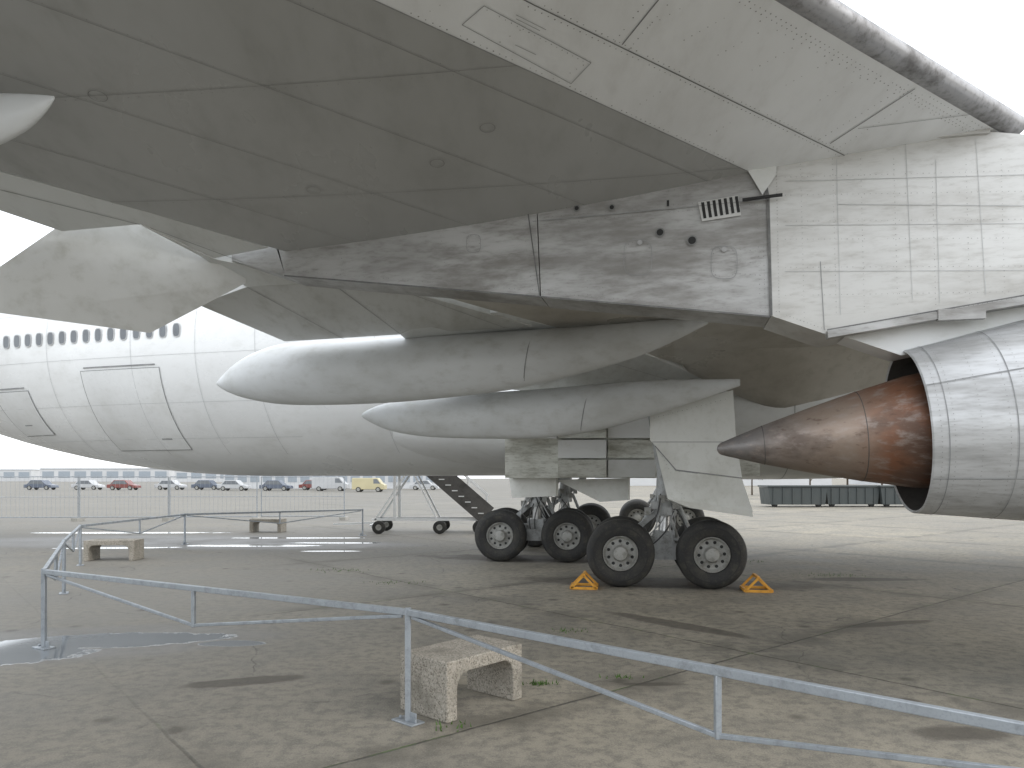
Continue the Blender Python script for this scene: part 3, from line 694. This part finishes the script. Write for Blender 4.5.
# ---------------------------------------------------------------- containers
for (X,Y,W) in ((16.6,43,3.2),(20.0,43.4,2.9),(23.2,43.2,3.1)):
    b=B(); b.ext([Vector(q) for q in ((-W/2,0,.15),(W/2,0,.15),(W/2+.12,0,1.15),(-W/2-.12,0,1.15))],Vector((0,1.6,0)),'dkgreen')
    b.box((0,.8,1.22),(W+.34,1.75,.10),'dkgreen')
    for i in range(6): b.box((-W/2+.2+i*(W-.4)/5,-.02,.65),(.07,.06,.95),'dkgreen')
    for sx in (-1,1): b.tube((sx*W*.4,.1,.15),(sx*W*.4,.3,.15),.15,'tyre')
    o=b.done('waste_container'); o.location=(X,Y,0); top(o,'dark metal waste container with ribbed sides and lid','container','waste containers')
# ---------------------------------------------------------------- distant vehicles
def vehicle(name,x,y,L,H,k,label,cat,van=False):
    b=B(); W=1.75; hood=.55*H
    if van: pr=[(0,.3),(0,H*.95),(.1,H),(L*.78,H),(L*.9,H*.62),(L,H*.5),(L,.3)]
    else: pr=[(0,.3),(0,hood),(L*.12,hood+.05),(L*.25,H),(L*.62,H),(L*.76,hood+.05),(L*.97,hood-.1),(L,.3)]
    b.ext([Vector((a,0,z)) for a,z in pr],Vector((0,W,0)),k); o=b.done(name,bevel=.05); o.location=(x,y,0); top(o,label,cat,'distant parked vehicles')
    b=B(); 
    if van: b.ext([Vector((a,-.01,z)) for a,z in ((L*.66,H*.6),(L*.66,H*.92),(L*.77,H*.92),(L*.87,H*.6))],Vector((0,W+.02,0)),'glass')
    else: b.ext([Vector((a,-.01,z)) for a,z in ((L*.17,hood+.07),(L*.27,H-.08),(L*.61,H-.08),(L*.72,hood+.07))],Vector((0,W+.02,0)),'glass')
    b.done('side_window',o)
    for a in (.2,.8):
        for yy in (.08,W-.08):
            w=B(); w.lathe((0,0,0),(0,1,0),[(-.1,0),(-.1,.2)],'rim',16); w.lathe((0,0,0),(0,1,0),[(-.1,.2),(-.1,.31),(.1,.31),(.1,0)],'tyre',16); q=w.done('wheel',o); q.location=(L*a,yy,.31)
vehicle('parked_van',-26,96,4.6,1.8,'carw','silver van parked beyond the mesh fence','van',True)
vehicle('parked_car',-33.5,98,4.1,1.4,'carb','dark grey blue car parked beyond the mesh fence','car')
vehicle('parked_car',-39.5,99,4.1,1.4,'carw','silver car parked beyond the mesh fence','car')
vehicle('parked_van',-19.5,90,4.0,1.7,'cary','pale yellow airfield service van beyond the fence','van',True)
for x_,k_,l_ in ((-46,'carb','dark blue'),(-51.5,'carw','silver'),(-57,'carr','dark red'),(-63.5,'carw','silver'),(-30,'carr','dark red'),(-14.5,'carw','silver'),(-70,'carb','dark blue')):
    vehicle('parked_car',x_,104+(x_%3),4.1,1.4,k_,l_+' car parked in a row before low building','car')
# ---------------------------------------------------------------- distant buildings
def building(name,x,y,w,d,h,label,bays=10,fl=1):
    b=B(); b.box((0,0,h/2),(w,d,h),'wall'); b.box((0,0,h+.15),(w+.6,d+.6,.3),'roof')
    o=b.done(name); o.location=(x,y,0); top(o,label,'building'); first=None
    bw=w/bays; wb=B(); wb.box((0,0,0),(bw*.72,.06,h/fl*.5),'pane')
    for f in range(fl):
        for i in range(bays):
            if first is None: q=wb.done('window',o); first=q
            else:
                q=first.copy(); q.parent=o; scene.collection.objects.link(q)
            q.location=(-w/2+bw*(i+.5),-d/2-.02,h*(f+.55)/fl)
building('terminal_building',-28,125,36,14,7,'long pale low terminal building with glazed bays',18,2)
building('hangar',-190,360,60,30,6,'distant pale hangar on the airfield edge',8)
building('hangar',-285,400,70,30,6,'distant low pale hangar beyond the apron',9)
building('hangar',-120,330,50,24,5,'small distant hangar with pale cladding',8)
building('warehouse',45,170,50,16,7,'pale warehouse beyond parked aircraft',12)
building('warehouse',110,190,40,16,6,'low pale warehouse with flat roof',10)
def tree(x,y,h,seed,label):
    random.seed(seed); b=B(); b.tube((0,0,0),(0,0,h*.45),.12*h/6,'bark',.07*h/6); 
    tips=[]
    for i in range(9):
        a=random.uniform(0,6.28); r=random.uniform(.15,.34)*h; z=random.uniform(.5,.85)*h
        e=Vector((r*math.cos(a),r*math.sin(a),z)); b.tube((0,0,h*random.uniform(.25,.45)),e,.05*h/6,'bark',.015,6); tips.append(e)
    t=b.done('tree'); t.location=(x,y,0); top(t,label,'tree','distant trees')
    b=B()
    for e in tips+[Vector((0,0,h*.9))]:
        for j in range(160):
            v=Vector([random.gauss(0,1) for _ in range(3)]).normalized()*random.uniform(.4,1)*h*.17; p=e+v; n_=Vector([random.gauss(0,1) for _ in range(3)]).normalized(); q=n_.orthogonal().normalized()*h*.022; s=n_.cross(q).normalized()*h*.022
            b.poly([p-q-s,p+q-s,p+q+s,p-q+s],'leafl' if v.z>0 and random.random()<.6 else 'leafd')
    b.done('crown',t)
for i,(x,y,h) in enumerate(((29,72,5),(34,75,6),(24,74,4.5),(39,78,6))): tree(x,y,h,i+20,'leafy tree at the edge of the airfield')
# weeds
random.seed(4); b=B()
for (x,y,n_,sp) in ((.22,6.1,60,.06),(.62,8.2,40,.10),(-1.9,12,50,.25),(-.4,5.05,20,.12),(.95,6.3,30,.07),(4.6,15,50,.3),(-3.2,13.6,60,.3),(5.6,12.9,60,.3)):
    for i in range(n_):
        px=x+random.gauss(0,sp);py=y+random.gauss(0,sp*.45);h=random.uniform(.012,.045);a=random.uniform(0,6.28);dx=.007*math.cos(a);dy=.007*math.sin(a)
        b.poly([(px-dx,py-dy,0),(px+dx,py+dy,0),(px+random.uniform(-.02,.02),py+random.uniform(-.02,.02),h)],'grass')
wd=b.done('weeds'); wd['kind']='stuff'; top(wd,'small green weeds growing in concrete joints','weeds')

# ---------------------------------------------------------------- light
w=bpy.data.worlds.new('World'); scene.world=w; w.use_nodes=True; nt=w.node_tree; bg=nt.nodes['Background']
sky=nt.nodes.new('ShaderNodeTexSky'); sky.sky_type='NISHITA'; sky.sun_disc=False
el=R(32); az=R(110); sky.sun_elevation=el; sky.sun_rotation=az; sky.air_density=1.2; sky.dust_density=2
c=mixc(nt,.75,sky.outputs[0],(15.6,16.1,16.7)); nt.links.new(c,bg.inputs[0]); bg.inputs[1].default_value=.15
sun=bpy.data.lights.new('sun','SUN'); sun.energy=.7; sun.angle=R(32); sun.color=(1,.94,.85)
so=bpy.data.objects.new('sun',sun); scene.collection.objects.link(so)
dv=Vector((math.sin(az)*math.cos(el),math.cos(az)*math.cos(el),math.sin(el))); so.rotation_euler=(-dv).to_track_quat('-Z','Y').to_euler()
cam=bpy.data.cameras.new('camera'); cam.sensor_width=36; cam.lens=F/1024*36; cam.shift_y=(HV-384)/1024; cam.clip_end=6000; cam.clip_start=.05
co=bpy.data.objects.new('camera',cam); co.location=(0,0,CAM_H); co.rotation_euler=(R(90),0,0); scene.collection.objects.link(co); scene.camera=co
scene.view_settings.view_transform='Standard'; scene.view_settings.look='None'; scene.view_settings.exposure=0
